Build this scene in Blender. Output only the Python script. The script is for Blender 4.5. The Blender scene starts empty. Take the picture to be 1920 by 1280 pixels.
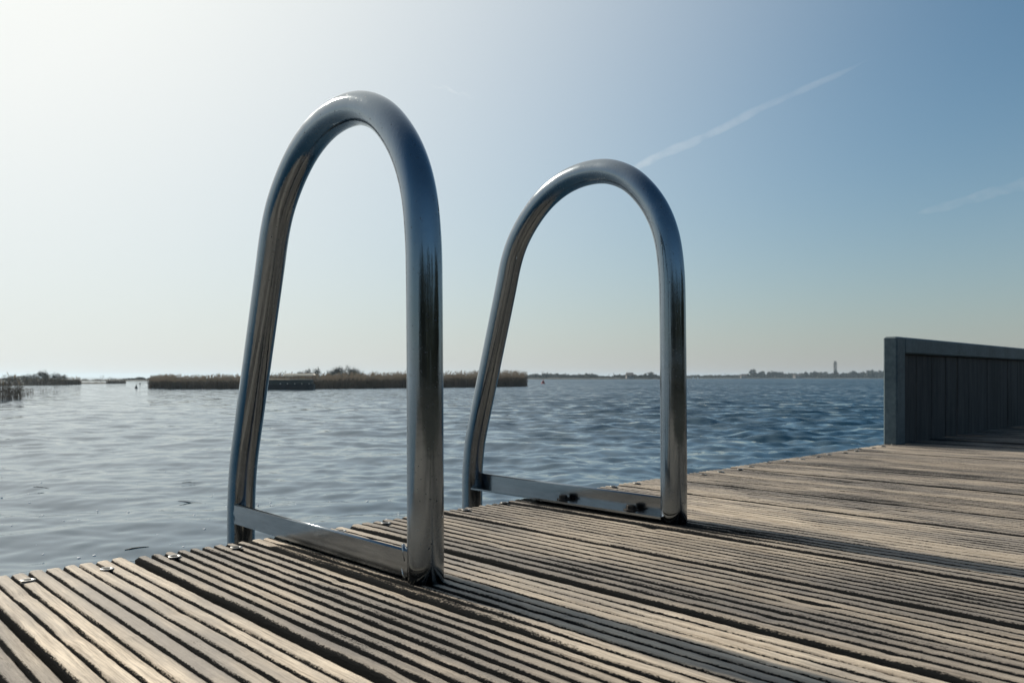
import bpy, math, random
import numpy as np
random.seed(7); RNG = np.random.default_rng(11)
sc = bpy.context.scene
COL = sc.collection
R = math.radians

# ------------------------------------------------------------------ numbers of the place
F, CX, HY = 1470.0, 960.0, 707.0          # focal length and horizon measured in the photo (1920 px wide)
CAMZ = 0.273                              # camera above the deck (deck top is z = 0)
WZ = -1.18                                # water level
CW = CAMZ - WZ                            # camera above the water
ROT = math.atan2(0.69273605, 0.72119121)  # jetty frame: local x runs along its edge, local y along the boards to the water
SUN_EL, SUN_AZ = 37.0, 46.2               # sun height, and degrees left of the view axis
def px(x, d, y=None):                     # a photo column (and row) at distance d -> world point
    return ((x - CX) / F * d, d, WZ if y is None else CAMZ + (HY - y) / F * d)
def to_world(s, u, z=0.0):
    c, n = math.cos(ROT), math.sin(ROT)
    return (s * c - u * n, s * n + u * c, z)

# ------------------------------------------------------------------ helpers
class MB:
    def __init__(self): self.v = []; self.f = []; self.n = 0
    def add(self, v, f):
        v = np.asarray(v, float).reshape(-1, 3); self.v.append(v)
        self.f += [tuple(i + self.n for i in q) for q in f]; self.n += len(v); return self
    def box(self, x0, x1, y0, y1, z0, z1, bev=0.0):
        if bev <= 0:
            v = [(x, y, z) for x in (x0, x1) for y in (y0, y1) for z in (z0, z1)]
            return self.add(v, [(0, 1, 3, 2), (4, 6, 7, 5), (0, 4, 5, 1), (2, 3, 7, 6), (0, 2, 6, 4), (1, 5, 7, 3)])
        b = bev; rings = []
        def ring(i, z):
            X0, X1, Y0, Y1 = x0 + i, x1 - i, y0 + i, y1 - i
            c = b
            return [(X0 + c, Y0, z), (X1 - c, Y0, z), (X1, Y0 + c, z), (X1, Y1 - c, z), (X1 - c, Y1, z), (X0 + c, Y1, z), (X0, Y1 - c, z), (X0, Y0 + c, z)]
        v = ring(b, z0) + ring(0, z0 + b) + ring(0, z1 - b) + ring(b, z1)
        f = [tuple(range(7, -1, -1)), tuple(range(24, 32))]
        for k in range(3):
            for i in range(8):
                j = (i + 1) % 8; f.append((k * 8 + i, k * 8 + j, k * 8 + 8 + j, k * 8 + 8 + i))
        return self.add(v, f)
    def tube(self, pts, rad, seg=12, cap=True):
        pts = np.asarray(pts, float); n = len(pts)
        rad = np.full(n, rad) if np.isscalar(rad) else np.asarray(rad, float)
        T = np.gradient(pts, axis=0); T /= np.linalg.norm(T, axis=1)[:, None]
        ref = np.array([0, 0, 1.0]) if abs(T[0][2]) < .9 else np.array([1.0, 0, 0])
        A = np.cross(T[0], ref); A /= np.linalg.norm(A); V = []
        for i in range(n):
            A = A - T[i] * (A @ T[i]); A /= np.linalg.norm(A); B = np.cross(T[i], A)
            for k in range(seg):
                a = 2 * math.pi * k / seg; V.append(pts[i] + rad[i] * (math.cos(a) * A + math.sin(a) * B))
        f = [(i * seg + k, i * seg + (k + 1) % seg, (i + 1) * seg + (k + 1) % seg, (i + 1) * seg + k) for i in range(n - 1) for k in range(seg)]
        if cap: f += [tuple(range(seg - 1, -1, -1)), tuple(range((n - 1) * seg, n * seg))]
        return self.add(V, f)
    def lathe(self, prof, c=(0, 0, 0), seg=24):
        V = [(c[0] + r * math.cos(2 * math.pi * k / seg), c[1] + r * math.sin(2 * math.pi * k / seg), c[2] + z) for r, z in prof for k in range(seg)]
        n = len(prof)
        f = [(i * seg + k, i * seg + (k + 1) % seg, (i + 1) * seg + (k + 1) % seg, (i + 1) * seg + k) for i in range(n - 1) for k in range(seg)]
        f += [tuple(range(seg - 1, -1, -1)), tuple(range((n - 1) * seg, n * seg))]
        return self.add(V, f)
    def mesh(self, name, smooth=False):
        me = bpy.data.meshes.new(name)
        me.from_pydata(np.concatenate(self.v).tolist(), [], self.f); me.update()
        if smooth: me.polygons.foreach_set('use_smooth', [True] * len(me.polygons))
        return me
    def build(self, name, mat, parent=None, smooth=False, loc=None, rz=None):
        return link(name, self.mesh(name, smooth), mat, parent, loc, rz)
def link(name, me, mat, parent=None, loc=None, rz=None):
    o = bpy.data.objects.new(name, me); COL.objects.link(o)
    if mat is not None and not len(me.materials): me.materials.append(mat)
    if parent is not None: o.parent = parent
    if loc is not None: o.location = loc
    if rz is not None: o.rotation_euler = (0, 0, rz)
    return o
def tag(o, label=None, cat=None, group=None, kind=None):
    for k, v in (('label', label), ('category', cat), ('group', group), ('kind', kind)):
        if v: o[k] = v
    return o
def empty(name, loc, rz=0.0, label=None, cat=None, group=None):
    o = bpy.data.objects.new(name, None); COL.objects.link(o); o.empty_display_size = .1
    o.location = loc; o.rotation_euler = (0, 0, rz); return tag(o, label, cat, group)

# ------------------------------------------------------------------ materials
class NT:
    def __init__(self, name):
        self.m = bpy.data.materials.new(name); self.m.use_nodes = True
        self.t = self.m.node_tree; self.t.nodes.clear()
        self.out = self.t.nodes.new('ShaderNodeOutputMaterial')
    def n(self, typ, **kw):
        nd = self.t.nodes.new(typ)
        for k, v in kw.items():
            if k[0] == '_': setattr(nd, k[1:], v)
            else: nd.inputs[k.replace('__', ' ')].default_value = v
        return nd
    def l(self, a, b): self.t.links.new(a, b)
    def obj(self): return self.n('ShaderNodeTexCoord').outputs['Object']
    def scale(self, src, s):
        m = self.n('ShaderNodeMapping'); m.inputs['Scale'].default_value = s; self.l(src, m.inputs['Vector']); return m.outputs[0]
    def noise(self, src, scale, detail=4, rough=.55, dist=0.0):
        nd = self.n('ShaderNodeTexNoise', Scale=scale, Detail=detail, Roughness=rough, Distortion=dist); self.l(src, nd.inputs['Vector']); return nd.outputs['Fac']
    def ramp(self, src, stops):
        r = self.n('ShaderNodeValToRGB'); e = r.color_ramp.elements
        while len(e) < len(stops): e.new(.5)
        for i, (p, c) in enumerate(stops):
            e[i].position = p; e[i].color = (c, c, c, 1) if np.isscalar(c) else (*c, 1)
        self.l(src, r.inputs[0]); return r.outputs[0]
    def math(self, op, a, b=None, clamp=False):
        m = self.n('ShaderNodeMath', _operation=op, _use_clamp=clamp)
        for i, q in enumerate((a, b)):
            if q is None: continue
            if hasattr(q, 'links'): self.l(q, m.inputs[i])
            else: m.inputs[i].default_value = q
        return m.outputs[0]
    def mix(self, fac, a, b, typ='MIX'):
        m = self.n('ShaderNodeMixRGB', _blend_type=typ)
        for i, q in enumerate((fac, a, b)):
            if hasattr(q, 'links'): self.l(q, m.inputs[i])
            elif np.isscalar(q): m.inputs[i].default_value = q
            else: m.inputs[i].default_value = (*q, 1)
        return m.outputs[0]
    def attr(self, name): return self.n('ShaderNodeAttribute', _attribute_name=name).outputs['Fac']
    def bsdf(self, col, rough=.5, metal=0.0, spec=.5, normal=None, ior=1.45):
        b = self.n('ShaderNodeBsdfPrincipled')
        b.inputs['Metallic'].default_value = metal; b.inputs['IOR'].default_value = ior; b.inputs['Specular IOR Level'].default_value = spec
        for k, q in (('Base Color', col), ('Roughness', rough)):
            if hasattr(q, 'links'): self.l(q, b.inputs[k])
            elif np.isscalar(q): b.inputs[k].default_value = q
            else: b.inputs[k].default_value = (*q, 1)
        if normal is not None: self.l(normal, b.inputs['Normal'])
        self.l(b.outputs[0], self.out.inputs['Surface']); return b
    def bump(self, h, strength=.5, dist=.01):
        b = self.n('ShaderNodeBump', Strength=strength, Distance=dist); self.l(h, b.inputs['Height']); return b.outputs[0]

def mottled(name, c0, c1, rough=.7, scale=3, metal=0, bump=.2, stretch=(1, 1, 1), bd=.01):
    t = NT(name); o = t.scale(t.obj(), stretch)
    n1 = t.noise(o, scale, 6); n2 = t.noise(o, scale * 9, 3)
    f = t.math('ADD', t.math('MULTIPLY', n1, .65), t.math('MULTIPLY', n2, .35))
    col = t.mix(t.ramp(f, [(.35, 0), (.65, 1)]), c0, c1)
    t.bsdf(col, rough, metal, normal=t.bump(f, bump, bd)); return t.m

def wood_deck():
    t = NT('weathered_grooved_hardwood'); o = t.obj()
    g = t.attr('groove'); bt = t.attr('tone')
    fine = t.noise(t.scale(o, (520, 16, 90)), 1.0, 5, .7, .3)        # fibres along the board
    mid = t.noise(t.scale(o, (150, 5, 30)), 1.0, 5, .65, .4)
    patch = t.noise(t.scale(o, (9, 1.8, 3)), 1.0, 4, .6)
    speck = t.noise(t.scale(o, (1, .4, 1)), 640, 3, .75)
    f1 = t.ramp(fine, [(.40, 0), (.58, 1)]); f2 = t.ramp(mid, [(.38, 0), (.60, 1)])
    base = t.mix(t.math('ADD', t.math('MULTIPLY', f1, .5), t.math('MULTIPLY', f2, .5)), (.30, .235, .17), (.86, .73, .57))
    base = t.mix(t.ramp(patch, [(.42, .85), (.62, 0)]), base, (.26, .235, .21))
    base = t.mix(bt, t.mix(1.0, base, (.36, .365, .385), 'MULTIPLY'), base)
    # black algae: grows in streaks that start in the grooves
    gg = t.math('ADD', t.math('MULTIPLY', g, 1.0), t.math('MULTIPLY', t.math('SUBTRACT', mid, .5), 1.3))
    gg = t.math('ADD', gg, t.math('MULTIPLY', t.math('SUBTRACT', speck, .5), 1.15))
    gg = t.math('ADD', gg, t.math('MULTIPLY', t.math('SUBTRACT', .5, patch), 1.3))
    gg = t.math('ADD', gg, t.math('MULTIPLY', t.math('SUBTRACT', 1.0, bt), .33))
    gr = t.ramp(gg, [(.40, 0), (.62, 1)])
    col = t.mix(gr, base, (.014, .0145, .0145))
    h = t.math('ADD', t.math('MULTIPLY', fine, .6), t.math('ADD', t.math('MULTIPLY', mid, .6), t.math('MULTIPLY', speck, .35)))
    bs = t.bsdf(col, t.mix(gr, t.ramp(fine, [(.3, .5), (.7, .68)]), (.95, .95, .95)), normal=t.bump(h, 1.0, .0025))
    t.l(t.mix(gr, (.21, .21, .21), (.03, .03, .03)), bs.inputs['Specular IOR Level']); return t.m

def steel():
    t = NT('polished_stainless_steel'); o = t.obj()
    st = t.noise(t.scale(o, (60, 60, 2.5)), 4, 4, .6); n2 = t.noise(o, 9, 4, .6); sp = t.noise(o, 260, 2, .5)
    dirt = t.ramp(sp, [(.68, 0), (.74, 1)])
    col = t.mix(n2, (.165, .198, .23), (.275, .31, .345)); col = t.mix(t.math('MULTIPLY', dirt, .75), col, (.05, .045, .04))
    rough = t.math('ADD', t.ramp(n2, [(.35, .08), (.5, .13), (.68, .27)]), t.math('MULTIPLY', dirt, .4))
    h = t.math('ADD', t.math('MULTIPLY', st, .35), t.math('MULTIPLY', n2, 1.0))
    t.bsdf(col, rough, 1.0, normal=t.bump(h, .12, .004)); return t.m

def water_mat():
    t = NT('lake_water'); o = t.obj(); far = t.attr('far')
    def slope(scale, sc_, det):
        nd = t.n('ShaderNodeTexNoise', Scale=scale, Detail=det, Roughness=.6, Distortion=.4); t.l(t.scale(o, sc_), nd.inputs['Vector'])
        v = t.n('ShaderNodeVectorMath', _operation='SUBTRACT'); t.l(nd.outputs['Color'], v.inputs[0]); v.inputs[1].default_value = (.5, .5, .5); return v.outputs[0]
    def scl(v, k):
        m = t.n('ShaderNodeVectorMath', _operation='SCALE'); t.l(v, m.inputs[0])
        if hasattr(k, 'links'): t.l(k, m.inputs['Scale'])
        else: m.inputs['Scale'].default_value = k
        return m.outputs[0]
    def add(a, b, op='ADD'):
        m = t.n('ShaderNodeVectorMath', _operation=op); t.l(a, m.inputs[0]); t.l(b, m.inputs[1]); return m.outputs[0]
    gust = t.ramp(t.noise(t.scale(o, (.6, 1, 1)), .03, 3, .6), [(.32, .6), (.68, 1.1)])
    big = scl(slope(1.5, (.7, 1, 1), 4), t.math('MULTIPLY', t.math('MULTIPLY', far, gust), FAR_SLOPE))
    small = scl(slope(5.5, (.6, 1, 1), 2), .10)
    v = t.n('ShaderNodeVectorMath', _operation='MULTIPLY'); t.l(add(big, small), v.inputs[0]); v.inputs[1].default_value = (1, 1, 0)
    lean = t.n('ShaderNodeVectorMath', _operation='SCALE'); lean.inputs[0].default_value = (0, -.24, 0); t.l(t.math('MULTIPLY', t.math('POWER', far, 1.6), gust), lean.inputs['Scale'])   # constant lean of far normals toward the jetty, put in to darken reflections
    g = t.n('ShaderNodeNewGeometry'); nrm = t.n('ShaderNodeVectorMath', _operation='NORMALIZE'); t.l(add(add(g.outputs['Normal'], v.outputs[0]), lean.outputs[0]), nrm.inputs[0])
    t.bsdf((.007, .046, .08), .03, 0, .5, nrm.outputs[0], 1.6); return t.m
FAR_SLOPE = 2.1

M = dict(
    deck=wood_deck(), steel=steel(), bar_steel=mottled('brushed_steel', (.20, .225, .25), (.32, .35, .38), .17, 25, 1.0, .05, (1, .15, 1), .001), water=water_mat(),
    frame=mottled('weathered_galvanised_frame', (.035, .058, .070), (.10, .14, .155), .55, 5, .0, .25),
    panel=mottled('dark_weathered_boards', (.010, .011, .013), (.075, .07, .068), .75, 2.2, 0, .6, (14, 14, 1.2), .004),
    joist=mottled('dark_timber', (.05, .042, .035), (.11, .095, .08), .8, 6),
    screw=mottled('zinc_screw', (.20, .20, .195), (.38, .38, .37), .4, 60, .9, .05),
    socket=mottled('dirty_socket', (.02, .02, .02), (.04, .04, .04), .8, 80),
    bolt=mottled('rusty_bolt', (.02, .018, .016), (.05, .04, .033), .7, 120, .3),
    reed=mottled('dry_reed', (.045, .035, .025), (.135, .102, .07), .8, .6),
    plume=mottled('reed_plume', (.13, .105, .08), (.22, .18, .14), .9, 2),
    twig=mottled('bare_twigs', (.035, .032, .026), (.075, .066, .052), .85, .4),
    leaf=mottled('dull_winter_foliage', (.022, .03, .022), (.06, .066, .046), .8, .25),
    bark=mottled('bark', (.05, .043, .036), (.10, .09, .075), .9, 3),
    soil=mottled('bank_soil', (.028, .028, .02), (.06, .055, .038), .9, .5),
    hull=mottled('dark_hull_paint', (.012, .016, .022), (.03, .036, .044), .45, 2),
    cabin=mottled('dark_green_cabin', (.025, .03, .028), (.06, .062, .055), .6, 2),
    cream=mottled('cream_paint', (.55, .52, .45), (.7, .67, .6), .5, 2),
    white=mottled('white_gelcoat', (.72, .73, .74), (.82, .82, .82), .3, 2),
    glass=mottled('dark_glazing', (.02, .025, .03), (.04, .045, .05), .1, 2),
    red=mottled('red_buoy_paint', (.28, .03, .03), (.42, .05, .045), .5, 3),
    dark=mottled('black_buoy_paint', (.012, .014, .016), (.03, .03, .03), .5, 3),
    roof=mottled('roof_tiles', (.05, .045, .042), (.09, .08, .075), .8, 2),
    wall=mottled('pale_render', (.16, .15, .14), (.24, .23, .22), .8, 1),
    foam=mottled('foam', (.75, .76, .76), (.85, .85, .85), .6, 50),
    straw=mottled('wet_straw', (.03, .024, .018), (.07, .055, .04), .6, 30),
)

# ------------------------------------------------------------------ world, sun, camera
w = bpy.data.worlds.new('World'); sc.world = w; w.use_nodes = True
wt = w.node_tree; wt.nodes.clear()
sky = wt.nodes.new('ShaderNodeTexSky'); sky.sky_type = 'NISHITA'; sky.sun_disc = False
sky.sun_elevation = R(SUN_EL); sky.sun_rotation = R(-SUN_AZ)
sky.altitude = 0; sky.air_density = 1.0; sky.dust_density = .3; sky.ozone_density = 3.0
bg = wt.nodes.new('ShaderNodeBackground'); bg.inputs['Strength'].default_value = .1
wo = wt.nodes.new('ShaderNodeOutputWorld')
from mathutils import Vector
sdir = Vector((-math.sin(R(SUN_AZ)) * math.cos(R(SUN_EL)), math.cos(R(SUN_AZ)) * math.cos(R(SUN_EL)), math.sin(R(SUN_EL))))
def wn(typ, **kw):
    nd = wt.nodes.new(typ)
    for k, v in kw.items(): setattr(nd, k, v)
    return nd
def wm_(op, a, b=0.0, clamp=False):
    m = wn('ShaderNodeMath', operation=op, use_clamp=clamp)
    for i, q in enumerate((a, b)):
        if hasattr(q, 'links'): wt.links.new(q, m.inputs[i])
        else: m.inputs[i].default_value = q
    return m.outputs[0]
def wmix(f, a, b, typ='MIX'):
    m = wn('ShaderNodeMixRGB', blend_type=typ)
    for i, q in enumerate((f, a, b)):
        if hasattr(q, 'links'): wt.links.new(q, m.inputs[i])
        elif np.isscalar(q): m.inputs[i].default_value = q
        else: m.inputs[i].default_value = (*q, 1)
    return m.outputs[0]
tc = wn('ShaderNodeTexCoord').outputs['Generated']                 # direction in the sky
dp = wn('ShaderNodeVectorMath', operation='DOT_PRODUCT'); wt.links.new(tc, dp.inputs[0]); dp.inputs[1].default_value = sdir
theta = wm_('MULTIPLY', wm_('ARCCOSINE', dp.outputs['Value']), 180 / math.pi)      # degrees from the sun
sx_ = wn('ShaderNodeSeparateXYZ'); wt.links.new(tc, sx_.inputs[0])
elev = wm_('MULTIPLY', wm_('ARCSINE', wm_('MAXIMUM', sx_.outputs['Z'], 0.0)), 180 / math.pi)
hz1 = wm_('EXPONENT', wm_('MULTIPLY', elev, -1 / 8.5)); hz2 = wm_('EXPONENT', wm_('MULTIPLY', elev, -1 / 6.0))
hi = wm_('ADD', 72.0, wm_('MULTIPLY', hz2, 16.0))
tt = wm_('DIVIDE', wm_('SUBTRACT', hi, theta), wm_('SUBTRACT', hi, 16.0), True)
veil = wm_('MULTIPLY', wm_('MULTIPLY', tt, tt), wm_('SUBTRACT', 3.0, wm_('MULTIPLY', tt, 2.0)))
base_ = wmix(1.0, sky.outputs[0], (.72, .98, .935), 'MULTIPLY')
base_ = wmix(hz1, base_, (3.7, 3.55, 3.4))                          # pale dusty band along the horizon
skyc = wmix(veil, base_, (8.3, 8.5, 8.25))                        # bright haze around the sun
broad = wm_('MULTIPLY', wm_('EXPONENT', wm_('MULTIPLY', wm_('POWER', wm_('DIVIDE', theta, 27.0), 2.0), -1.0)), 2.0)
skyc = wmix(broad, skyc, (1.0, .98, .94), 'ADD')
glow = wm_('MULTIPLY', wm_('EXPONENT', wm_('MULTIPLY', wm_('POWER', wm_('DIVIDE', theta, 8.5), 2.0), -1.0)), 32.0)
skyc = wmix(glow, skyc, (1.0, .95, .86), 'ADD')
wt.links.new(skyc, bg.inputs['Color']); wt.links.new(bg.outputs[0], wo.inputs['Surface'])
sl = bpy.data.lights.new('sun', 'SUN'); sl.energy = 5.0; sl.angle = R(.53); sl.color = (1, .92, .79)
so = bpy.data.objects.new('sun', sl); COL.objects.link(so)
so.rotation_euler = sdir.to_track_quat('Z', 'Y').to_euler(); so.location = (-20, 20, 20)
cam = bpy.data.cameras.new('camera'); co = bpy.data.objects.new('camera', cam); COL.objects.link(co); sc.camera = co
cam.sensor_width = 36; cam.lens = F / 1920 * 36; cam.shift_y = (HY - 640) / 1920
cam.clip_start = .02; cam.clip_end = 30000
co.location = (0, 0, CAMZ); co.rotation_euler = (R(90), 0, 0)
cam.dof.use_dof = True; cam.dof.focus_distance = 1.5; cam.dof.aperture_fstop = 13
sc.view_settings.view_transform = 'Standard'; sc.view_settings.look = 'None'; sc.view_settings.exposure = 0.0
sc.cycles.use_denoising = True
sc.cycles.max_bounces = 8; sc.cycles.glossy_bounces = 4; sc.cycles.diffuse_bounces = 3; sc.cycles.transparent_max_bounces = 12; sc.cycles.volume_bounces = 1
sc.cycles.sample_clamp_indirect = 6

# ------------------------------------------------------------------ jetty
def smooth(x, a, b):
    t = np.clip((x - a) / (b - a), 0, 1); return t * t * (3 - 2 * t)
EDGE = 1.256
gaps = [.203, .406, .593, .783, 1.0, 1.186, 1.386, 1.574, 1.755, 1.944, 2.122, 2.346, 2.562, 2.771, 2.95]
g = .203
while g > -3.2: g -= .195; gaps.insert(0, g)
while gaps[-1] < 8.5: gaps.append(gaps[-1] + .195)
gw = {.406: .0135, 1.0: .010, .203: .006, .593: .006}
jetty = empty('wooden_jetty', (0, 0, 0), ROT, 'weathered jetty of grooved grey brown boards, raised above the lake', 'jetty')
V = []; FQ = []; GRV = []; TON = []; base = 0
def wob(n, step, amp, corr):          # smooth random wobble sampled along the board
    k = max(4, int(n * step / corr) + 4); p = RNG.normal(0, amp, k)
    return np.interp(np.linspace(0, k - 1, n), np.arange(k), p)
for i in range(len(gaps) - 1):
    a, b = gaps[i] + gw.get(gaps[i], .011) / 2, gaps[i + 1] - gw.get(gaps[i + 1], .011) / 2
    near = -.1 < a < 2.2
    fine = .007 if a < 1.4 else .012
    if near: us = np.concatenate([np.arange(-.95, .05, .25), np.arange(.05, EDGE - .006, fine), [EDGE - .004, EDGE - .001, EDGE]])
    else: us = np.concatenate([np.arange(-.95, .3, .25), np.arange(.3, EDGE - .02, .05), [EDGE - .004, EDGE]])
    nu = len(us); nr = 9; pitch = (b - a) / nr
    endj = RNG.normal(0, .0022); lift = RNG.normal(0, .0006); tilt = RNG.normal(0, .0008); tone = RNG.uniform(.35, 1.0)
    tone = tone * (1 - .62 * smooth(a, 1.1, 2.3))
    if a > 3.2: tone = .0  # shade of the screen wall put into the colour of these boards
    if gaps[i] == .203: tone = 1.0; lift = .0006
    if gaps[i] == .593: tone = .8
    rw = RNG.uniform(.30, .345); worn = float(1 - .45 * smooth(np.array(a), 1.15, 1.9))
    if gaps[i] == .203: rw = .352
    if gaps[i] == .406: rw = .285
    prof = [(a, -.028, 1.1), (a, -.005, 1.1)]
    for r in range(nr):
        c0 = a + r * pitch; hw = pitch * rw * RNG.uniform(.93, 1.07); c = c0 + pitch / 2
        for q, z, gg in ((-1.42, -.0068, 1), (-1.22, -.0042, .95), (-1.06, -.0014, .55), (-.85, -.0003, .12), (-.3, .0002, 0), (.3, .0002, 0), (.85, -.0003, .08), (1.06, -.0014, .40), (1.22, -.0042, .85), (1.42, -.0068, 1)):
            s = c + q * hw
            if r == 0 and q < -1.05: continue
            if r == nr - 1 and q > 1.05: continue
            prof.append((s, z * (.4 + .6 * worn), gg * worn, r))
    prof += [(b, -.005, 1.0), (b, -.028, 1.1)]
    P = len(prof); S = np.zeros((nu, P)); Z = np.zeros((nu, P)); G = np.zeros((nu, P))
    ridge_w = [wob(nu, fine, .0004, .05) + wob(nu, fine, .0004, .008) for _ in range(nr)]
    ridge_h = [wob(nu, fine, .00025, .08) + wob(nu, fine, .00022, .008) for _ in range(nr)]
    damage = [np.clip(wob(nu, fine, 1.0, .08) - 1.6, 0, 1.2) * .0022 for _ in range(nr)]
    for j, q in enumerate(prof):
        s, z, gg = q[:3]
        S[:, j] = s; Z[:, j] = z; G[:, j] = gg
        if len(q) == 4:
            r = q[3]; cc = a + (r + .5) * pitch
            S[:, j] += np.sign(s - cc) * ridge_w[r] * (.28 if near else 0) + wob(nu, fine, .00018, .012) * near
            Z[:, j] += (ridge_h[r] * (1 - gg) - damage[r] * (1 - gg)) * near
            if gg > .9: Z[:, j] += wob(nu, fine, .0006, .03) * near
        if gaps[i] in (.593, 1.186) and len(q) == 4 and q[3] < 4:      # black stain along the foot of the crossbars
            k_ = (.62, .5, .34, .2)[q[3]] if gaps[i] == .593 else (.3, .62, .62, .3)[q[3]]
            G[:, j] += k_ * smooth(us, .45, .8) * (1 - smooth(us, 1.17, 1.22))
        Z[:, j] += lift + tilt * (s - a) / (b - a)
    S[:, 0] = S[:, 1] = a; S[:, -1] = S[:, -2] = b
    U = np.repeat(us[:, None], P, 1); endw = np.array([RNG.normal(0, .0012) for _ in range(P)])
    U[-3:] += endj + endw
    Z[-1] -= .0016 * (np.array([p[2] for p in prof]) < .5); Z[-1:, :] -= .0004     # worn board ends
    idx = base + np.arange(nu * P).reshape(nu, P)
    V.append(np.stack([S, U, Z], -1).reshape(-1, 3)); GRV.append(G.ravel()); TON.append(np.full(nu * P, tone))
    FQ.append(np.stack([idx[:-1, :-1], idx[:-1, 1:], idx[1:, 1:], idx[1:, :-1]], -1).reshape(-1, 4))
    base += nu * P
    # end face of the board
    zb = np.full(P, -.028); ev = np.stack([S[-1], U[-1], zb], -1)
    V.append(ev); GRV.append(np.full(P, .75)); TON.append(np.full(P, tone))
    e = base + np.arange(P); base += P
    FQ.append(np.stack([idx[-1, :-1], idx[-1, 1:], e[1:], e[:-1]], -1))
V = np.concatenate(V); FQ = np.concatenate(FQ)
def fast_mesh(name, V, Q, smooth=True):
    me = bpy.data.meshes.new(name); me.vertices.add(len(V)); me.vertices.foreach_set('co', V.astype(np.float32).ravel())
    me.loops.add(Q.size); me.loops.foreach_set('vertex_index', Q.astype(np.int32).ravel())
    me.polygons.add(len(Q)); me.polygons.foreach_set('loop_start', (np.arange(len(Q)) * 4).astype(np.int32))
    me.update(calc_edges=True); me.polygons.foreach_set('use_smooth', np.full(len(Q), smooth)); me.validate(); return me
def fattr(me, name, a):
    at = me.attributes.new(name, 'FLOAT', 'POINT'); at.data.foreach_set('value', np.asarray(a, np.float32))
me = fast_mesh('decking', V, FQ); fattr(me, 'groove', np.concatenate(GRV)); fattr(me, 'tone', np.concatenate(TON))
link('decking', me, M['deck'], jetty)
j = MB(); s = -3.0
j.box(-3.2, 8.5, EDGE - .13, EDGE - .07, -.20, -.030); j.box(-3.2, 8.5, .55, .61, -.20, -.030); j.box(-3.2, 8.5, -.3, -.24, -.20, -.030); j.box(-3.2, 8.5, -.95, -.89, -.20, -.030)
j.build('joists', M['joist'], jetty)
for s in (-1.2, 1.9, 4.4, 7.2):
    for u in (EDGE - .24, -.5):
        p = MB().lathe([(.07, -1.9), (.07, -.21), (.06, -.203)], (s, u, 0), 16).build('pile', M['joist'], jetty, True)
# screws: raised heads in the ridges near the water edge
fixed = {(.203, 0): (.259, 1.204), (.203, 1): (.355, 1.197), (.406, 0): (.454, 1.21), (.406, 1): (.549, 1.206), (.593, 1): (.741, 1.207), (.783, 0): (.841, 1.215),
         (1.0, 0): (1.044, 1.223), (1.0, 1): (1.164, 1.235), (1.386, 1): (1.532, 1.23), (1.574, 0): (1.62, 1.226), (2.122, 1): (2.317, 1.235), (2.95, 0): (3.016, 1.235)}
hd = MB().lathe([(.0045, -.008), (.0048, -.002), (.0092, .0006), (.0096, .0012), (.0090, .0017), (.0054, .0015), (.0046, .0006)], seg=20).mesh('screw', True); hd.materials.append(M['screw'])
sk = MB().lathe([(.0048, .0004), (.0048, .0014), (.001, .0014)], seg=6).mesh('socket'); sk.materials.append(M['socket'])
for i in range(len(gaps) - 1):
    if not -.1 < gaps[i] < 3.2: continue
    for k in (0, 1):
        s, u = fixed.get((round(gaps[i], 3), k), (gaps[i] + (.048 if k == 0 else .147) + random.uniform(-.004, .004), 1.21 + random.uniform(-.008, .012)))
        o = link('screw', hd, None, jetty, (s, u, .0014)); o.rotation_euler = (random.uniform(-.06, .06), random.uniform(-.06, .06), random.uniform(0, 3))
        link('socket', sk, None, o, (0, 0, .0006))

# ------------------------------------------------------------------ swimming ladder
ladder = empty('swimming_ladder', to_world(.944, .846), ROT, 'stainless steel swimming ladder with two tall arched handrails on the jetty edge', 'ladder')
TR = .0247
def rail_path(su, sw):
    # local y towards the water, z up: post, arch, leaning leg, bend, vertical leg into the water
    lean = math.atan2(.129, .43); th_end = lean           # direction of the leg
    ctrl = [(0, .0), (.001, .2), (.003, .40), (.006, .468), (.015, .525), (.034, .574), (.064, .617), (.104, .653), (.155, .676), (.212, .682), (.268, .674), (.320, .652), (.364, .619), (.4035, .574), (.428, .526), (.447, .462), (.4715, .380), (.498, .292), (.5285, .190), (.548, .122), (.556, .074), (.5595, .03), (.560, -.03), (.560, -.3), (.560, -1.7)]
    c = np.array(ctrl); c[:, 0] *= su; c[:, 1] *= np.where(c[:, 1] > .1, sw, 1)
    d = np.r_[0, np.cumsum(np.sqrt(np.linalg.norm(np.diff(c, axis=0), axis=1)))]   # centripetal
    out = []
    for i in range(len(c) - 1):
        p0, p1, p2, p3 = c[max(i - 1, 0)], c[i], c[i + 1], c[min(i + 2, len(c) - 1)]
        t0, t1, t2, t3 = d[max(i - 1, 0)], d[i], d[i + 1], d[min(i + 2, len(c) - 1)]
        m1 = (p2 - p0) / (t2 - t0) * (t2 - t1); m2 = (p3 - p1) / (t3 - t1) * (t2 - t1)
        for t in np.linspace(0, 1, 8, endpoint=False):
            h = t * t; k = h * t
            out.append((2 * k - 3 * h + 1) * p1 + (k - 2 * h + t) * m1 + (-2 * k + 3 * h) * p2 + (k - h) * m2)
    out.append(c[-1]); out = np.array(out)
    for _ in range(2):                                     # relax the kinks but keep the ends
        q = out.copy(); sp = np.linalg.norm(out[2:] - out[:-2], axis=1)[:, None] < .06
        out[1:-1] = np.where(sp, .5 * q[1:-1] + .25 * (q[:-2] + q[2:]), q[1:-1])
    return np.c_[np.zeros(len(out)), out]
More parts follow.
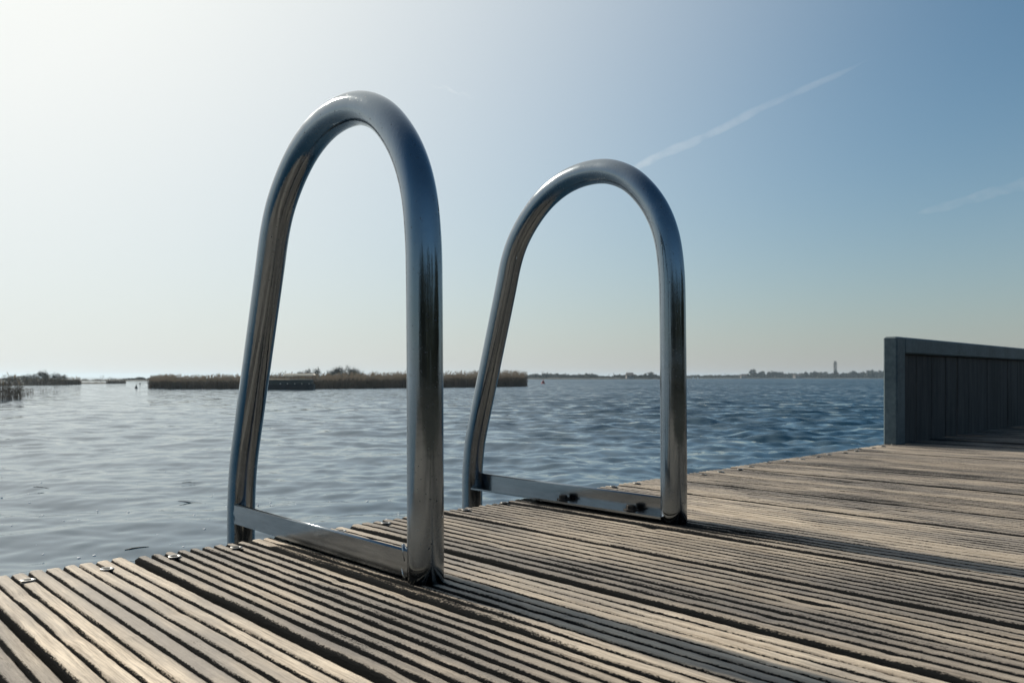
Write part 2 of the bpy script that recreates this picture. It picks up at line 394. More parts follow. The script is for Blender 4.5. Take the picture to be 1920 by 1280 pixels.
def bar_mb(x0, y0, y1, mirror):
    # L profile: upright web on one side, flange low down pointing to the middle of the ladder
    b = MB(); sgn = mirror; T = .0056; pr = [(0, .006)]
    pr += [(T / 2 + T / 2 * math.cos(math.pi - k * math.pi / 10), .0395 + T / 2 * math.sin(math.pi - k * math.pi / 10)) for k in range(11)] + [(T, .006)]
    n = len(pr); V_ = [(x0 + sgn * x, y, z) for y in (y0, y1) for x, z in pr]
    b.add(V_, [(k, (k + 1) % n, n + (k + 1) % n, n + k) for k in range(n)] + [tuple(range(n - 1, -1, -1)), tuple(range(n, 2 * n))])
    xa, xb = x0 + sgn * (T + .0002), x0 + sgn * .046
    b.box(min(xa, xb), max(xa, xb), y0, y1 - .012, .0075, .0115)
    return b
for (s, du, su, sw, lab, side) in ((.646 - .944, -.006, .998, .995, 'nearer handrail with a flat crossbar', -1), (1.2418 - .944, .007, 1.033, 1.021, 'farther handrail with a flanged crossbar', 1)):
    pth = rail_path(su, sw); pth[:, 0] += s; pth[:, 1] += du
    hr = MB().tube(pth, TR, 40).build('handrail', M['steel'], ladder, True); tag(hr, lab)
    x0 = s + side * .0205
    bar = bar_mb(x0, du + .012, du + .548 * su, -side).build('crossbar', M['bar_steel'], hr)
    for p_ in bar.data.polygons: p_.use_smooth = .01 < abs(p_.normal.z) < .999 and p_.center.z > .039
    for yy, zz in ((du + .0235, .038), (du + .0235, .006), (du + .545 * su, .022)):          # weld beads
        MB().tube([(x0 + side * -.002, yy - .004, zz - .012), (x0 - side * .0035, yy, zz), (x0 + side * -.002, yy + .003, zz + .010)], [.0025, .0042, .0022], 8).build('weld', M['steel'], hr, True)
    for (yy) in (.10, .28):
        q = MB().lathe([(.0145, .0118), (.0145, .0135), (.0095, .0136), (.0095, .0205), (.007, .022)], (x0 - side * .022, du + yy, 0), 6)
        q.build('bolt', M['bolt'], hr)
for z in (-.28, -.55, -.82, -1.1):
    MB().box(-.272, .272, .545, .600, z, z + .028, .006).build('rung', M['steel'], ladder)

# ------------------------------------------------------------------ low boarded wall on the jetty edge
wall = empty('boarded_screen_wall', to_world(3.30, 1.20), ROT, 'low dark screen wall of upright boards in a blue grey frame on the jetty', 'low wall')
LW, HW = 5.0, .437
MB().box(0, .088, 0, .055, -.004, HW, .006).build('end_post', M['frame'], wall)
MB().box(.0885, LW, 0, .055, HW - .068, HW, .006).build('top_rail', M['frame'], wall)
s = .09
b = MB()
while s < LW:
    wd = random.uniform(.15, .19); o_ = random.uniform(0, .004)
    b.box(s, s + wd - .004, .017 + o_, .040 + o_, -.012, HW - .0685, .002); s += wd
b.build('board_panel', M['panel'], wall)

# ------------------------------------------------------------------ water
def geom_rows():
    r = [1.0]
    while r[-1] < 260: r.append(r[-1] + max(.012, r[-1] ** 2 / (784 * CW) * .42))
    while r[-1] < 5200: r.append(r[-1] * 1.06)
    return np.array(r)
rr = geom_rows()
fa = np.arange(-40, 40.01, .085); ca = np.arange(40, 320, 4.0)[1:]
th = np.radians(np.r_[fa, ca]); nt = len(th); nr_ = len(rr)
Rm, Tm = np.meshgrid(rr, th, indexing='ij'); X = Rm * np.sin(Tm); Y = Rm * np.cos(Tm)
dr = np.gradient(rr)[:, None]; Zw = np.zeros_like(X); lost = np.zeros((nr_, 1)); tot = 0
NW = 84
shel = .72 + .38 * smooth(Rm, 7, 22); ang_ = np.degrees(np.where(Tm > math.pi, Tm - 2 * math.pi, Tm))
shel = shel * (.70 + 1.55 * smooth(ang_, -22, 18) * smooth(Rm, 5, 14))
gust = 1 + .35 * np.sin(X * .21 + 1.3 * np.sin(Y * .11)) * np.sin(Y * .27 + .7 * np.sin(X * .17))
for k in range(NW):
    lam = .22 * (3.6 / .22) ** (((k + RNG.uniform(0, 1)) / NW)); a = RNG.normal(math.radians(6), math.radians(30 if lam > 1.2 else 46))
    kk = 2 * math.pi / lam; sl_ = .023 * (.85 if lam < .4 else (1.0 if lam < 1.5 else .6))
    fade = np.clip((lam / dr - 2.2) / 2.5, 0, 1); tot += sl_ ** 2; lost = lost + (1 - fade) * sl_ ** 2
    amp = sl_ / kk * fade * (shel * gust if lam < 1.6 else .55 + .45 * shel)
    wx, wy = kk * math.sin(a), kk * math.cos(a); ph = RNG.uniform(0, 6.28)
    p_ = wx * X + wy * Y + ph + .5 * np.sin(.31 * kk * X * .3 + ph * 3)
    Zw += amp * .9 * (np.sin(p_) + (.28 if lam > .3 else 0) * np.sin(2 * p_))
Zw[:, (np.arange(nt) >= len(fa))] *= 0.3
idx = np.arange(nr_ * nt).reshape(nr_, nt); nx = np.roll(idx, -1, axis=1)
Q = np.stack([idx[:-1], nx[:-1], nx[1:], idx[1:]], -1).reshape(-1, 4)
wm = fast_mesh('water', np.stack([X, Y, WZ + Zw], -1).reshape(-1, 3), Q)
fattr(wm, 'far', (np.repeat(np.sqrt(lost / tot), nt, axis=1) * (.42 + .95 * smooth(ang_, -22, 15))).ravel())
tag(link('water', wm, M['water']), 'blue grey lake with small ripples', None, None, 'structure')
bd = MB().box(-5100, 5100, -5100, 5100, WZ - .96, WZ - .90).build('lake_bed', M['soil']); tag(bd, kind='structure')

# foam flecks and straw drifting near the jetty
fl = MB()
for _ in range(90):
    y = random.uniform(770, 1075); d = CW * F / (y - HY); x = random.uniform(-20, 820)
    if random.random() < .6: y = random.uniform(900, 1075); d = CW * F / (y - HY); x = random.uniform(0, 760)
    p = px(x, d); r = random.uniform(.004, .017)
    i = np.argmin(abs(rr - math.hypot(p[0], p[1]))); jx = np.argmin(abs(fa - math.degrees(math.atan2(p[0], p[1])))); z = WZ + Zw[i, jx]
    fl.lathe([(r * 1.0, -.002), (r * .9, r * .25), (r * .4, r * .45)], (p[0], p[1], z), 8)
tag(fl.build('foam_flecks', M['foam'], smooth=True), 'white foam bubbles scattered on the water by the jetty', kind='stuff')
def straw(name, x0, y0, x1, y1, th_, lab):
    d0, d1_ = CW * F / (y0 - HY), CW * F / (y1 - HY); a, b = np.array(px(x0, d0)), np.array(px(x1, d1_)); P = []
    for t in np.linspace(0, 1, 9):
        p = a + (b - a) * t; i = np.argmin(abs(rr - math.hypot(p[0], p[1]))); jx = np.argmin(abs(fa - math.degrees(math.atan2(p[0], p[1]))))
        P.append((p[0], p[1] + .02 * math.sin(t * 3), WZ + Zw[i, jx] + .004))
    o = MB().tube(P, np.interp(np.linspace(0, 1, 9), [0, .3, 1], [th_ * .4, th_, th_ * .3]), 6).build(name, M['straw']); tag(o, lab, 'reed stem', 'reed stems drifting on the water')
straw('reed_stem', 234, 1028, 279, 1023, .006, 'dark floating reed stem in the water close to the jetty corner')
straw('reed_stem', 62, 914, 92, 916, .004, 'thin floating reed stem beside a white foam fleck at far left')
straw('reed_stem', 334, 938, 378, 941, .004, 'thin floating reed stem left of the nearer handrail')
straw('reed_stem', 340, 905, 366, 905, .004, 'short floating reed stem farther out, left of the nearer handrail')

# ------------------------------------------------------------------ haze
hz = NT('thin_haze'); pv = hz.n('ShaderNodeVolumePrincipled', Density=.0002, Anisotropy=.35); pv.inputs['Color'].default_value = (.72, .88, 1, 1)
hz.l(pv.outputs[0], hz.out.inputs['Volume'])
tag(MB().box(-5150, 5150, -5150, 5150, WZ - 2.2, 19).build('haze', hz.m), kind='stuff')

def backlit(m, col, fac):
    t = m.node_tree; b = next(n for n in t.nodes if n.type == 'BSDF_PRINCIPLED'); o = next(n for n in t.nodes if n.type == 'OUTPUT_MATERIAL')
    tr = t.nodes.new('ShaderNodeBsdfTranslucent'); tr.inputs[0].default_value = (*col, 1); mx = t.nodes.new('ShaderNodeMixShader'); mx.inputs[0].default_value = fac
    t.links.new(b.outputs[0], mx.inputs[1]); t.links.new(tr.outputs[0], mx.inputs[2]); t.links.new(mx.outputs[0], o.inputs['Surface'])
backlit(M['reed'], (.10, .072, .048), .10); backlit(M['plume'], (.25, .20, .14), .28)
# ------------------------------------------------------------------ reeds
def reeds(name, line, depth, n, h0, h1, wd, label, dens_edge=0.0, plume=.25, grow=0.0):
    """line: list of world (x, y) along the water front; blades stand behind it"""
    line = np.array(line, float); seg = np.r_[0, np.cumsum(np.linalg.norm(np.diff(line, axis=0), axis=1))]; L = seg[-1]
    V_ = []; F_ = []; V2 = []; F2 = []
    for k in range(n):
        t = RNG.uniform(0, 1)
        if dens_edge and RNG.uniform() > min(1, .35 + t / dens_edge): continue
        if min(t, 1 - t) < .012 * RNG.uniform(0, 1) ** .5 and grow: continue
        q = t * L; x = np.interp(q, seg, line[:, 0]); y = np.interp(q, seg, line[:, 1]); b = RNG.uniform(0, 1) ** 1.3 * depth
        v = np.array([x, y]); v = v * (1 + b / np.linalg.norm(v)); v += RNG.normal(0, .12, 2)
        clump = .5 + .5 * math.sin(q * 1.1 + 2 * math.sin(q * .37)); h = RNG.uniform(h0, h1) * (.94 + .08 * clump) * (1 + grow * (t - .5)) * (.75 + .25 * min(1, b / (depth * .3) + .4))
        lx, ly = RNG.normal(0, .07 * h), RNG.normal(0, .06 * h); ww = wd * RNG.uniform(.6, 1.3); a = RNG.uniform(0, 3.14); cx, cy = math.cos(a) * ww, math.sin(a) * ww
        i = len(V_)
        V_ += [(v[0] - cx, v[1] - cy, WZ - .1), (v[0] + cx, v[1] + cy, WZ - .1), (v[0] + cx * .8 + lx * .4, v[1] + cy * .8 + ly * .4, WZ + h * .6), (v[0] - cx * .8 + lx * .4, v[1] - cy * .8 + ly * .4, WZ + h * .6), (v[0] + lx, v[1] + ly, WZ + h)]
        F_ += [(i, i + 1, i + 2, i + 3), (i + 3, i + 2, i + 4)]
        if RNG.uniform() < .5:                              # a drooping side leaf
            i = len(V_); z = WZ + h * RNG.uniform(.3, .8); ex, ey = RNG.normal(0, .22 * h, 2)
            V_ += [(v[0], v[1], z), (v[0] + cx, v[1] + cy, z + .06), (v[0] + ex, v[1] + ey, z + .2 * h)]; F_ += [(i, i + 1, i + 2)]
        if RNG.uniform() < plume:
            hh = h * RNG.uniform(1.02, 1.34); x_, y_ = v[0] + lx * 1.2, v[1] + ly * 1.2; i = len(V2); e = .012
            V2 += [(v[0] + lx * .6, v[1] + ly * .6, WZ + h * .8), (v[0] + lx * .6 + e, v[1] + ly * .6, WZ + h * .8), (x_ + e, y_, WZ + hh), (x_, y_, WZ + hh)]; F2 += [(i, i + 1, i + 2, i + 3)]
            i = len(V2); pw = RNG.uniform(.03, .06); dx = RNG.uniform(-.12, .12)
            V2 += [(x_ - pw, y_, WZ + hh), (x_ + pw, y_, WZ + hh - .02), (x_ + dx + pw, y_, WZ + hh + .16), (x_ + dx * 1.5, y_, WZ + hh + .26)]; F2 += [(i, i + 1, i + 2, i + 3)]
    m = MB().add(V_, F_); o = m.build(name, M['reed']); tag(o, label, kind='stuff')
    if V2: MB().add(V2, F2).build('reed_plumes', M['plume'], o)['kind'] = 'stuff'
    return o
def wl(x, y): d = CW * F / (y - HY); return px(x, d)[:2]
reeds('reed_bed', [wl(278, 727.5), wl(330, 729), wl(600, 728.8), wl(760, 727), wl(880, 726), wl(990, 724.2)], 9, 19000, 1.1, 1.6, .022, 'long brown bed of dry reeds standing in the lake', .08, .22, .45)
reeds('reed_clump', [wl(-420, 756), wl(-150, 754), wl(0, 751), wl(40, 749)], 7, 1500, .55, 1.45, .009, 'dark reed clump in the water at the left edge', 0, .05)
reeds('shore_reeds', [px(x, d)[:2] for x, d in ((-500, 125), (-100, 136), (60, 140), (126, 148), (150, 158))], 6, 3800, .7, 1.25, .03, 'dark reed fringe along the shore under the bushes', 0, .08)
reeds('spit_reeds', [px(x, d)[:2] for x, d in ((200, 176), (236, 183))], 4, 500, .5, .9, .03, 'short dark reeds at the tip of the spit', 0, .05)
reeds('sparse_reeds', [wl(20, 748), wl(60, 741), wl(105, 739)], 10, 110, .25, .8, .010, 'few sparse reed stalks in the water beside the dark clump', 0, .0)

# ------------------------------------------------------------------ far banks and trees
def strip(name, pts, depth, h, label):
    """low bank: front line points (px, distance), rounded top, some depth"""
    P = [px(x, d)[:2] for x, d in pts]; V_ = []; n = 0; prof = [(0, -.3), (.3, .25), (depth * .12, .6), (depth * .4, 1), (depth, .9), (depth + 1, -.3)]
    fine = []
    for a, b in zip(P[:-1], P[1:]):
        for t in np.linspace(0, 1, 14, endpoint=False): fine.append((a[0] + (b[0] - a[0]) * t, a[1] + (b[1] - a[1]) * t))
    fine.append(P[-1])
    for q in fine:
        L = math.hypot(*q); jit = random.uniform(.7, 1.25)
        for dd, zz in prof: V_.append((q[0] * (1 + dd / L), q[1] * (1 + dd / L), WZ + (zz * h * jit if zz > 0 else zz)))
    K = len(prof); F_ = [(i * K + k, (i + 1) * K + k, (i + 1) * K + k + 1, i * K + k + 1) for i in range(len(fine) - 1) for k in range(K - 1)]
    return tag(MB().add(V_, F_).build(name, M['soil'], smooth=True), label, kind='structure')
strip('left_shore', [(-700, 120), (-200, 135), (60, 142), (125, 150), (146, 160)], 25, .22, 'low dark lake shore at far left')
strip('left_spit', [(140, 172), (200, 178), (236, 185)], 14, .30, 'thin spit of land left of the reed bed')
strip('hazy_shore', [(-400, 300), (150, 290), (282, 300), (420, 330)], 40, .4, 'hazy far shore beyond the spit')
strip('islet', [(480, 195), (560, 190), (700, 190), (860, 230)], 20, .5, 'low land behind the reed bed')
strip('far_shore', [(760, 560), (985, 540), (1245, 560), (1290, 800), (1480, 850), (1700, 860), (2600, 800), (4200, 700)], 120, .9, 'far lake shore on the horizon')

def crown_pts(n, rx, rz, zc, hollow=.35, lob=6):
    """points in a lumpy crown: several lobes inside an ellipsoid"""
    L = RNG.normal(0, 1, (lob, 3)); L /= np.linalg.norm(L, axis=1)[:, None]; L *= RNG.uniform(.35, .75, (lob, 1))
    w_ = RNG.uniform(.28, .5, lob); k = RNG.integers(0, lob, n); p = RNG.normal(0, 1, (n, 3)); p /= np.linalg.norm(p, axis=1)[:, None]
    p *= (RNG.uniform(hollow, 1, (n, 1))) * w_[k][:, None]; p += L[k]; p[:, 2] = np.where(p[:, 2] < -.75, -.75, p[:, 2])
    return p * np.array([rx, rx, rz]) + np.array([0, 0, zc])
def leafy(P, size):
    n = len(P); d1 = RNG.normal(0, 1, (n, 3)); d1 /= np.linalg.norm(d1, axis=1)[:, None]; d2 = RNG.normal(0, 1, (n, 3)); d2 /= np.linalg.norm(d2, axis=1)[:, None]
    s_ = size * RNG.uniform(.5, 1.4, (n, 1)); V_ = np.stack([P - d1 * s_, P + d1 * s_, P + d2 * s_], 1).reshape(-1, 3)
    return V_, [(3 * i, 3 * i + 1, 3 * i + 2) for i in range(n)]
def twigs(m, p, d, L, r, lev, spread, up):
    q = p + d * L; mid = p + d * L * .5 + RNG.normal(0, .05 * L, 3)
    m.tube([p, mid, q], [r, r * .8, r * .6], 5 if lev > 1 else 3, False)
    if lev == 0: return
    for _ in range(3 if lev > 1 else 4):
        nd = d + RNG.normal(0, spread, 3); nd[2] += up; nd /= np.linalg.norm(nd)
        twigs(m, p + d * L * RNG.uniform(.5, 1), nd, L * RNG.uniform(.55, .8), r * .55, lev - 1, spread, up)
PROTO = {}
def proto(kind):
    if kind in PROTO: return PROTO[kind]
    base, var = kind.rsplit('_', 1)
    t = MB(); c = MB()                                      # unit tree: 1 m high, about 1 m wide
    if base == 'bare':
        t.tube([(0, 0, -.05), (.01, 0, .15), (0, .01, .3)], [.022, .018, .014], 7)
        for _ in range(2):
            d = RNG.normal(0, .55, 3); d[2] = abs(d[2]) + .7; d /= np.linalg.norm(d)
            twigs(c, np.array([0, .01, RNG.uniform(.18, .3)]), d, RNG.uniform(.2, .32), .009, 3, .42, .12)
    elif base == 'bush':
        t.tube([(0, 0, -.05), (.02, 0, .2), (0, .02, .45)], [.03, .024, .012], 7)
        for _ in range(7):
            d = RNG.normal(0, .6, 3); d[2] = abs(d[2]) + .5; d /= np.linalg.norm(d); twigs(c, np.array([0, 0, RNG.uniform(.1, .3)]), d, RNG.uniform(.25, .36), .012, 2, .45, .1)
        P = crown_pts(1700, .52, .62, .44, .25, 11); P = P[P[:, 2] > .02]; c.add(*leafy(P, .035))
    elif base == 'round':
        t.tube([(0, 0, -.05), (.01, 0, .2), (0, .01, .5)], [.03, .024, .012], 7)
        P = crown_pts(1600, .46, .40, .60, .3, 10); c.add(*leafy(P, .035))
        for _ in range(5):
            d = RNG.normal(0, .5, 3); d[2] = abs(d[2]) + .6; d /= np.linalg.norm(d); twigs(c, np.array([0, 0, .3]), d, .3, .012, 1, .4, .1)
    else:                                                    # poplar: narrow column with a blunt tip
        t.tube([(0, 0, -.05), (0, 0, .3), (0, 0, .8)], [.016, .012, .005], 7)
        z = RNG.uniform(.06, 1, 1900); rad = .098 * np.clip(np.minimum((z / .18) ** .5, ((1.02 - z) / .12) ** .5), 0, 1) * (1 + .14 * np.sin(z * 40))
        a = RNG.uniform(0, 6.28, 1900); r_ = rad * np.sqrt(RNG.uniform(.2, 1, 1900)); c.add(*leafy(np.stack([r_ * np.cos(a), r_ * np.sin(a), z], 1), .018))
    PROTO[kind] = (t.mesh('trunk', True), c.mesh('crown')); return PROTO[kind]
def tree(name, kind, x, d, ytop, wpx, label, cat='tree', group=None, base_z=.25):
    h = CAMZ + (HY - ytop) / F * d - (WZ + base_z); wd = wpx / F * d
    p = px(x, d); o = empty(name, (p[0], p[1], WZ + base_z), random.uniform(0, 6.28), label, cat, group)
    tm, cm = proto(kind)
    a = link('trunk', tm, M['bark'], o); b = link('crown', cm, M['twig'] if kind.startswith('bare') else M['leaf'], o)
    wd *= 1.35; h *= 1.22
    for q in (a, b): q.scale = (wd / (.2 if kind.startswith('poplar') else 1), wd / (.2 if kind.startswith('poplar') else 1), h)
    return o
GL = 'bushy trees on the left shore'
for (x, d, yt, wp, kd, lab) in (
    (6, 165, 695, 24, 'bare_a', 'pale bare tree at the left edge, tallest beside the clump of bushes'),
    (24, 190, 703.5, 26, 'bush_b', 'pale hazy bush between the bare tree and the dark clump'),
    (43, 190, 704, 22, 'bush_a', 'pale hazy bush touching the left side of the dark clump'),
    (60, 155, 702.5, 26, 'bush_c', 'dark bush forming the left end of the clump on the shore'),
    (80, 155, 696, 24, 'bush_a', 'tallest pointed dark bush of the clump on the left shore'),
    (95, 152, 702, 28, 'bush_b', 'wide dark bush in the middle of the clump, right of the tallest'),
    (112, 152, 700.5, 26, 'bush_c', 'rounded dark bush forming the right end of the clump'),
    (123, 153, 711, 14, 'bush_a', 'lowest dark bush, trailing off the right end of the clump')):
    tree('shore_bush' if kd[:4] == 'bush' else 'bare_tree', kd, x, d, yt, wp, lab, 'bush' if kd[:4] == 'bush' else 'tree', GL)
tree('bare_tree', 'bare_b', 189, 240, 701.5, 17, 'taller of two thin bare trees on the spit at left', group='bare trees on the spit')
tree('bare_tree', 'bare_a', 203, 240, 703, 18, 'wider and lower of two thin bare trees on the spit', group='bare trees on the spit')
GC = 'trees rising behind the reed bed'
for (x, yt, wp, kd, lab) in (
    (566, 699, 22, 'bush_a', 'lowest dark tree above the moored boat roof behind the reeds'),
    (585, 692, 24, 'bush_b', 'dark tree rising over the right end of the boat roof'),
    (603, 690, 18, 'bare_a', 'bare twiggy tree between two dark trees behind the reeds'),
    (622, 693.5, 22, 'bush_c', 'small dark tree in the middle of the row behind the reeds'),
    (641, 690, 26, 'bush_a', 'tallest full dark tree of the row behind the reeds'),
    (657, 691.5, 22, 'bush_b', 'dark tree second from the right end of the row behind the reeds'),
    (672, 695.5, 22, 'bush_c', 'dark tree at the right end of the row behind the reeds')):
    tree('lakeside_tree', kd, x, 215, yt - 2.5, wp, lab, 'tree', GC)
# far woodland: one mass, with the trees that stand out of it as things
prof = [(-600, 708), (-100, 706), (130, 714), (150, 712), (180, 713), (225, 712), (240, 711), (255, 708), (270, 709), (285, 710), (420, 708), (500, 706), (700, 704), (860, 703), (930, 702), (985, 703), (1000, 700), (1040, 700.5), (1080, 702), (1110, 701), (1130, 705), (1160, 703), (1200, 703), (1220, 699), (1245, 705),
        (1290, 704), (1325, 704), (1350, 703.5), (1385, 703.5), (1400, 700), (1430, 696.5), (1440, 695.5), (1455, 697), (1475, 700), (1500, 699.5), (1525, 697.5), (1550, 697.5), (1600, 696.5), (1640, 695.5), (1700, 696), (1900, 694), (2400, 694), (4000, 690)]
wx_ = MB(); x = -600.0
while x < 4000:
    d = 305 if x < 430 else (575 if x < 1270 else 880); d += random.uniform(5, 60)
    yt = np.interp(x, [p[0] for p in prof], [p[1] for p in prof]) + random.uniform(-.9, 1.6)
    h = CAMZ + (HY - yt) / F * d - WZ; wp = random.uniform(8, 16); wd = wp / F * d; p = px(x, d)
    P = crown_pts(360, wd * .7, h * .68, h * .42, .3, 7); P = P[P[:, 2] > .1]
    V_, F_ = leafy(P + np.array([p[0], p[1], WZ]), d * .0013); wx_.add(V_, F_)
    x += random.uniform(3.0, 5.5) if x < 1700 else random.uniform(12, 22)
tag(wx_.build('woodland', M['leaf']), 'hazy blue woodland along the far shore of the lake', kind='stuff')
tree('poplar_tree', 'poplar_a', 1566, 860, 682.5, 4.6, 'very tall narrow columnar poplar standing above the far shore', base_z=.6)
tree('round_tree', 'round_a', 1411, 850, 693, 12, 'rounded tree standing out at the left end of the highest woodland', group='trees standing out on the far shore')
tree('bare_tree', 'bare_c', 1016, 555, 694.5, 13, 'bare tree with a fan shaped crown above the red buoy', group='trees standing out on the far shore')
tree('bare_tree', 'bare_a', 1143, 560, 697, 8, 'bare tree, left one of a close pair on the far shore', group='trees standing out on the far shore')
tree('bare_tree', 'bare_b', 1152, 560, 696.5, 9, 'bare tree, right one of a close pair on the far shore', group='trees standing out on the far shore')
tree('bare_tree', 'bare_d', 1362, 830, 697.5, 8, 'thin bare tree above the low woodland right of the farther handrail', group='trees standing out on the far shore')
tree('round_tree', 'round_b', 1220, 556, 698.5, 12, 'rounded tree on the far shore just left of the farther handrail post', group='trees standing out on the far shore')
tree('round_tree', 'round_a', 1455, 845, 697, 9, 'dark rounded tree in front of the highest woodland', group='trees standing out on the far shore')
tree('round_tree', 'round_b', 1528, 850, 697, 11, 'dark rounded tree left of the tall poplar', group='trees standing out on the far shore')
def house(x, d, wpx, label):
    k = d / F; wd = wpx * k; p = px(x, d); o = empty('farmhouse', (p[0], p[1], WZ + .7), random.uniform(-.2, .2), label, 'house', 'houses on the far shore')
    MB().box(-wd / 2, wd / 2, 0, 6, -.2, 2.0).build('wall', M['wall'], o)
    r = wd / 2 + .4; m = MB().add([(-r, -.5, 2.0), (r, -.5, 2.0), (r, 6.5, 2.0), (-r, 6.5, 2.0), (-r + .5, 3, 4.0), (r - .5, 3, 4.0)], [(0, 1, 5, 4), (2, 3, 4, 5), (1, 2, 5), (3, 0, 4), (3, 2, 1, 0)])
    m.build('roof', M['roof'], o)
    for sx in (-.3, .3): MB().box(sx * wd - .5, sx * wd + .5, -.06, .02, .8, 1.9).build('window', M['glass'], o)
house(1182, 545, 13, 'pale low house among trees left of the farther handrail post')
house(1395, 815, 10, 'pale low house on the far shore below the bare tree')
house(1497, 815, 11, 'pale low house on the far shore between the woods and the poplar')

tv = NT('white_canvas'); d1_ = tv.n('ShaderNodeBsdfDiffuse'); d2_ = tv.n('ShaderNodeBsdfTranslucent'); mx = tv.n('ShaderNodeMixShader', Fac=.6)
d1_.inputs[0].default_value = d2_.inputs[0].default_value = (.8, .76, .68, 1)
tv.l(d1_.outputs[0], mx.inputs[1]); tv.l(d2_.outputs[0], mx.inputs[2]); tv.l(mx.outputs[0], tv.out.inputs['Surface']); M['canvas'] = tv.m
# ------------------------------------------------------------------ boats and buoys
def motorboat(x, y, wpx, label):
    d = CW * F / (y - HY); k = d / F; L = wpx * k; p = px(x, d); o = empty('motorboat', (p[0], p[1], WZ), random.uniform(-.15, .15), label, 'boat', 'white boats by the far shore')
    V_ = []
    for t in np.linspace(0, 1, 9):
        hw = L * .16 * min(1, (1.02 - t) * 2.6) ** .6; xx = (t - .5) * L; V_ += [(xx, -hw * .6, -.15), (xx, -hw, .75 + .25 * t), (xx, hw, .75 + .25 * t), (xx, hw * .6, -.15)]
    F_ = [(i * 4 + k_, i * 4 + 4 + k_, i * 4 + 5 + k_, i * 4 + 1 + k_) for i in range(8) for k_ in range(3)] + [(0, 1, 2, 3), (32, 35, 34, 33)]
    MB().add(V_, F_).build('hull', M['white'], o); MB().box(-L * .3, L * .2, -L * .09, L * .09, .72, 1.9, .1).build('cabin', M['white'], o)
    MB().box(-L * .26, L * .21, -L * .093, L * .093, 1.25, 1.6).build('window', M['glass'], o)
motorboat(1300, 709.75, 3.4, 'white motorboat, left one of two just right of the farther handrail post')
motorboat(1308.5, 710.0, 2.8, 'white motorboat, right and smaller one of two by the far shore')
# moored tour boat in front of the reeds
d = CW * F / (730.3 - HY); k = d / F
bx = px(546, d); boat = empty('tour_boat', (bx[0], bx[1], WZ), R(3), 'dark moored boat with a pale flat roof on posts, in front of the reeds', 'boat')
Lb = 112 * k; x1 = 43 * k; x0 = x1 - Lb
V_ = []
for t in np.linspace(0, 1, 15):
    hw = .95 * min(1, (t + .06) * 6) ** .5 * min(1, (1.03 - t) * 9) ** .5; xx = x0 + t * Lb; V_ += [(xx, -hw * .8, -.2), (xx, -hw, .62), (xx, -hw * .93, .66), (xx, hw * .93, .66), (xx, hw, .62), (xx, hw * .8, -.2)]
F_ = [(i * 6 + q, i * 6 + 6 + q, i * 6 + 7 + q, i * 6 + 1 + q) for i in range(14) for q in range(5)] + [tuple(range(6)), tuple(range(89, 83, -1))]
MB().add(V_, F_).build('hull', M['hull'], boat)
MB().box(x0 + .5, x1 - .25, -.70, .70, .655, 1.18, .03).build('cabin', M['cabin'], boat)
for q in range(5):
    xx = x1 - .45 - q * .82; MB().lathe([(.05, 0), (.06, .05), (.03, .10)], (xx, -.84, .66), 10).build('bollard', M['cream'], boat, True)
rx0 = x1 - 54 * k
m = MB()
for q in range(13):
    yy = -.80 + q * 1.6 / 12; m.add([(rx0, yy, 1.72 + .16 * (1 - (yy / .8) ** 2)), (x1, yy, 1.72 + .16 * (1 - (yy / .8) ** 2))], [] if q == 0 else [(-2, -1, 1, 0)])
m.add([(rx0, -.80, 1.62), (x1, -.80, 1.62), (x1, -.80, 1.72), (rx0, -.80, 1.72)], [(0, 1, 2, 3)])
m.build('roof', M['canvas'], boat)
MB().box(x0 + .6, x1 - .05, -.712, -.708, 1.185, 1.235).build('rail', M['canvas'], boat)
for q in range(5): xx = rx0 + .06 + q * (x1 - rx0 - .12) / 4; MB().box(xx - .03, xx + .03, -.74, -.68, 1.22, 1.70).build('roof_post', M['hull'], boat); MB().box(xx - .03, xx + .03, .68, .74, 1.18, 1.70).build('roof_post', M['hull'], boat)
for q in range(9): xx = x0 + .8 + q * (rx0 - x0 - 1.0) / 8; MB().box(xx - .018, xx + .018, -.735, -.705, 1.22, 1.66).build('railing_post', M['hull'], boat)
MB().box(x0 + .7, rx0 - .02, -.735, -.705, 1.66, 1.69).build('railing', M['hull'], boat)
def buoy(x, y, top, hw, mat, lab, name):
    d = CW * F / (y - HY); k = d / F; h = (y - top) * k; r = hw * k; p = px(x, d)
    o = empty(name, (p[0], p[1], WZ), 0, lab, 'buoy'); MB().lathe([(r * .8, -.3), (r, -.02), (r, .16 * h), (r * .86, .2 * h)], seg=20).build('float', M[mat], o, True)
    c = MB().lathe([(r * .82, .2 * h + .002), (r * .3, .72 * h), (r * .12, .9 * h), (r * .02, h)], seg=20).build('cone', M[mat], o, True)
buoy(1018.5, 719, 711.5, 3.8, 'red', 'red conical buoy on the open water right of the reeds', 'conical_buoy')
buoy(255.5, 727.8, 720.3, 2.7, 'dark', 'small black conical buoy left of the reed bed', 'conical_buoy')
d = CW * F / (724.5 - HY); p = px(262.5, d); MBx = MB().tube([(p[0], p[1], WZ - .3), (p[0], p[1], WZ + .5)], .035, 8); MBx.lathe([(.02, .38), (.11, .42), (.11, .56), (.02, .6)], (p[0], p[1], WZ), 10)
tag(MBx.build('marker_stake', M['dark']), 'tiny dark marker stake in the water right of the black buoy', 'stake')

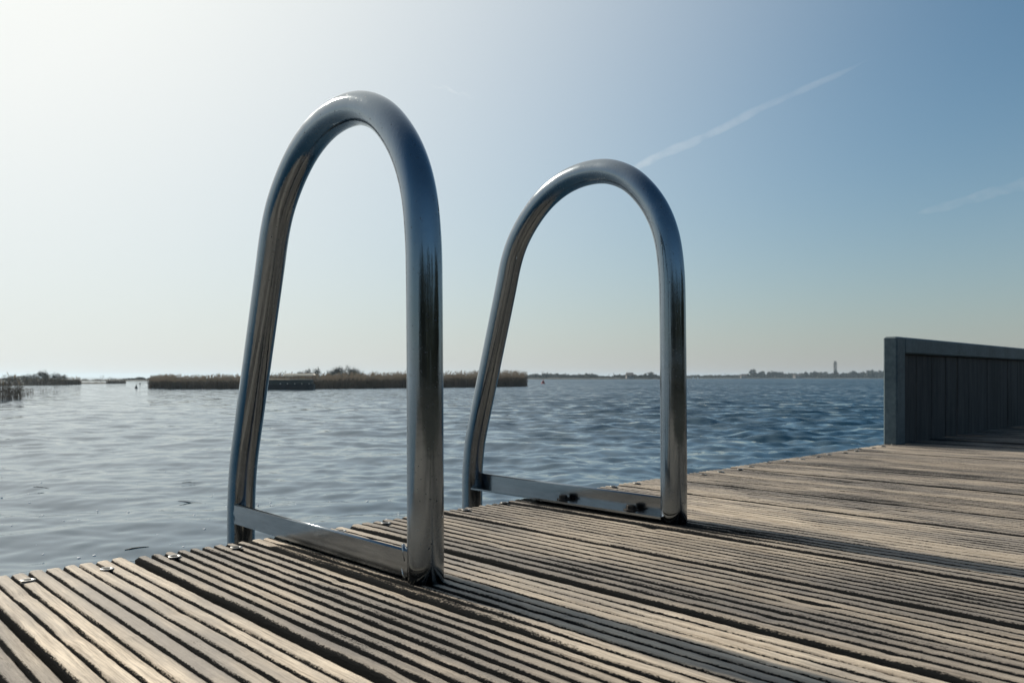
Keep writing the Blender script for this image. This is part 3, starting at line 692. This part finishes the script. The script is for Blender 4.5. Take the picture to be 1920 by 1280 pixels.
# ------------------------------------------------------------------ the bank behind the camera (it shows in the polished steel)
bk = MB(); V_ = []
for x in np.linspace(-60, 60, 49):
    for y, z in ((-.97, WZ - .5), (-1.1, -.25), (-1.9, -.06), (-4, .02), (-9, .15), (-30, .3), (-60, .5)): V_.append((x, y + (.08 if y > -2 else .8) * math.sin(x * .7), z + (.05 * math.sin(x * 1.3 + y) if y < -1.5 else 0)))
bk.add(V_, [(i * 7 + q, i * 7 + q + 1, i * 7 + q + 8, i * 7 + q + 7) for i in range(48) for q in range(6)])
tag(bk.build('bank', M['soil'], smooth=True, rz=ROT), kind='structure')
hm = MB()
for k in range(44):
    a = R(60 + k * 5.0); D = random.uniform(11, 17); cx, cy = D * math.sin(a), D * math.cos(a); h = random.uniform(3.0, 5.0)
    if -cx * math.sin(ROT) + cy * math.cos(ROT) > -6: continue
    P = crown_pts(700, 2.0, h * .6, h * .42, .2, 9); P = P[P[:, 2] > .1]; V_, F_ = leafy(P + np.array([cx, cy, -.2]), .32); hm.add(V_, F_)
tag(hm.build('bank_woodland', M['leaf']), kind='stuff')

# ------------------------------------------------------------------ vapour trails
def contrail(x0, y0, x1, y1, alt, w0, w1, dens, label, seed):
    d0, d1_ = F * alt / (HY - y0), F * alt / (HY - y1); a = np.array([(x0 - CX) / F * d0, d0, alt]); b = np.array([(x1 - CX) / F * d1_, d1_, alt])
    n = 60; t = np.linspace(0, 1, n); P = a + (b - a) * t[:, None]; L = np.linalg.norm(b - a)
    P[:, 2] += 3 * np.sin(t * 9 + seed) + 2 * np.sin(t * 31 + seed); P[:, 1] += 25 * np.sin(t * 14 + seed * 2)
    rad = np.interp(t, [0, .5, 1], [w0, (w0 + w1) * .55, w1]) * (1 + .12 * np.sin(t * 23 + seed) + .07 * np.sin(t * 57)) * np.minimum(1, np.minimum(t, 1 - t) * 9 + .15)
    m = NT('vapour_' + str(seed)); o = m.obj(); nz = m.noise(m.scale(o, (.6, .6, 1)), .011, 5, .65)
    v = m.n('ShaderNodeVolumePrincipled', Anisotropy=.55); v.inputs['Color'].default_value = (1, 1, 1, 1)
    m.l(m.ramp(nz, [(.34, dens * .15), (.70, dens)]), v.inputs['Density']); m.l(v.outputs[0], m.out.inputs['Volume'])
    return tag(MB().tube(P, rad, 12).build('vapour_trail', m.m, smooth=True), label, 'contrail', 'vapour trails in the sky')
contrail(1180, 320, 1640, 106, 1500, 34, 12, .0030, 'long white vapour trail slanting up beside the farther handrail', 1)
contrail(1715, 402, 1990, 326, 1500, 34, 48, .0013, 'faint vapour trail low at the right edge of the sky', 2)
contrail(806, 157, 888, 184, 1500, 6, 5, .006, 'tiny short vapour trail right of the nearer handrail top', 3)
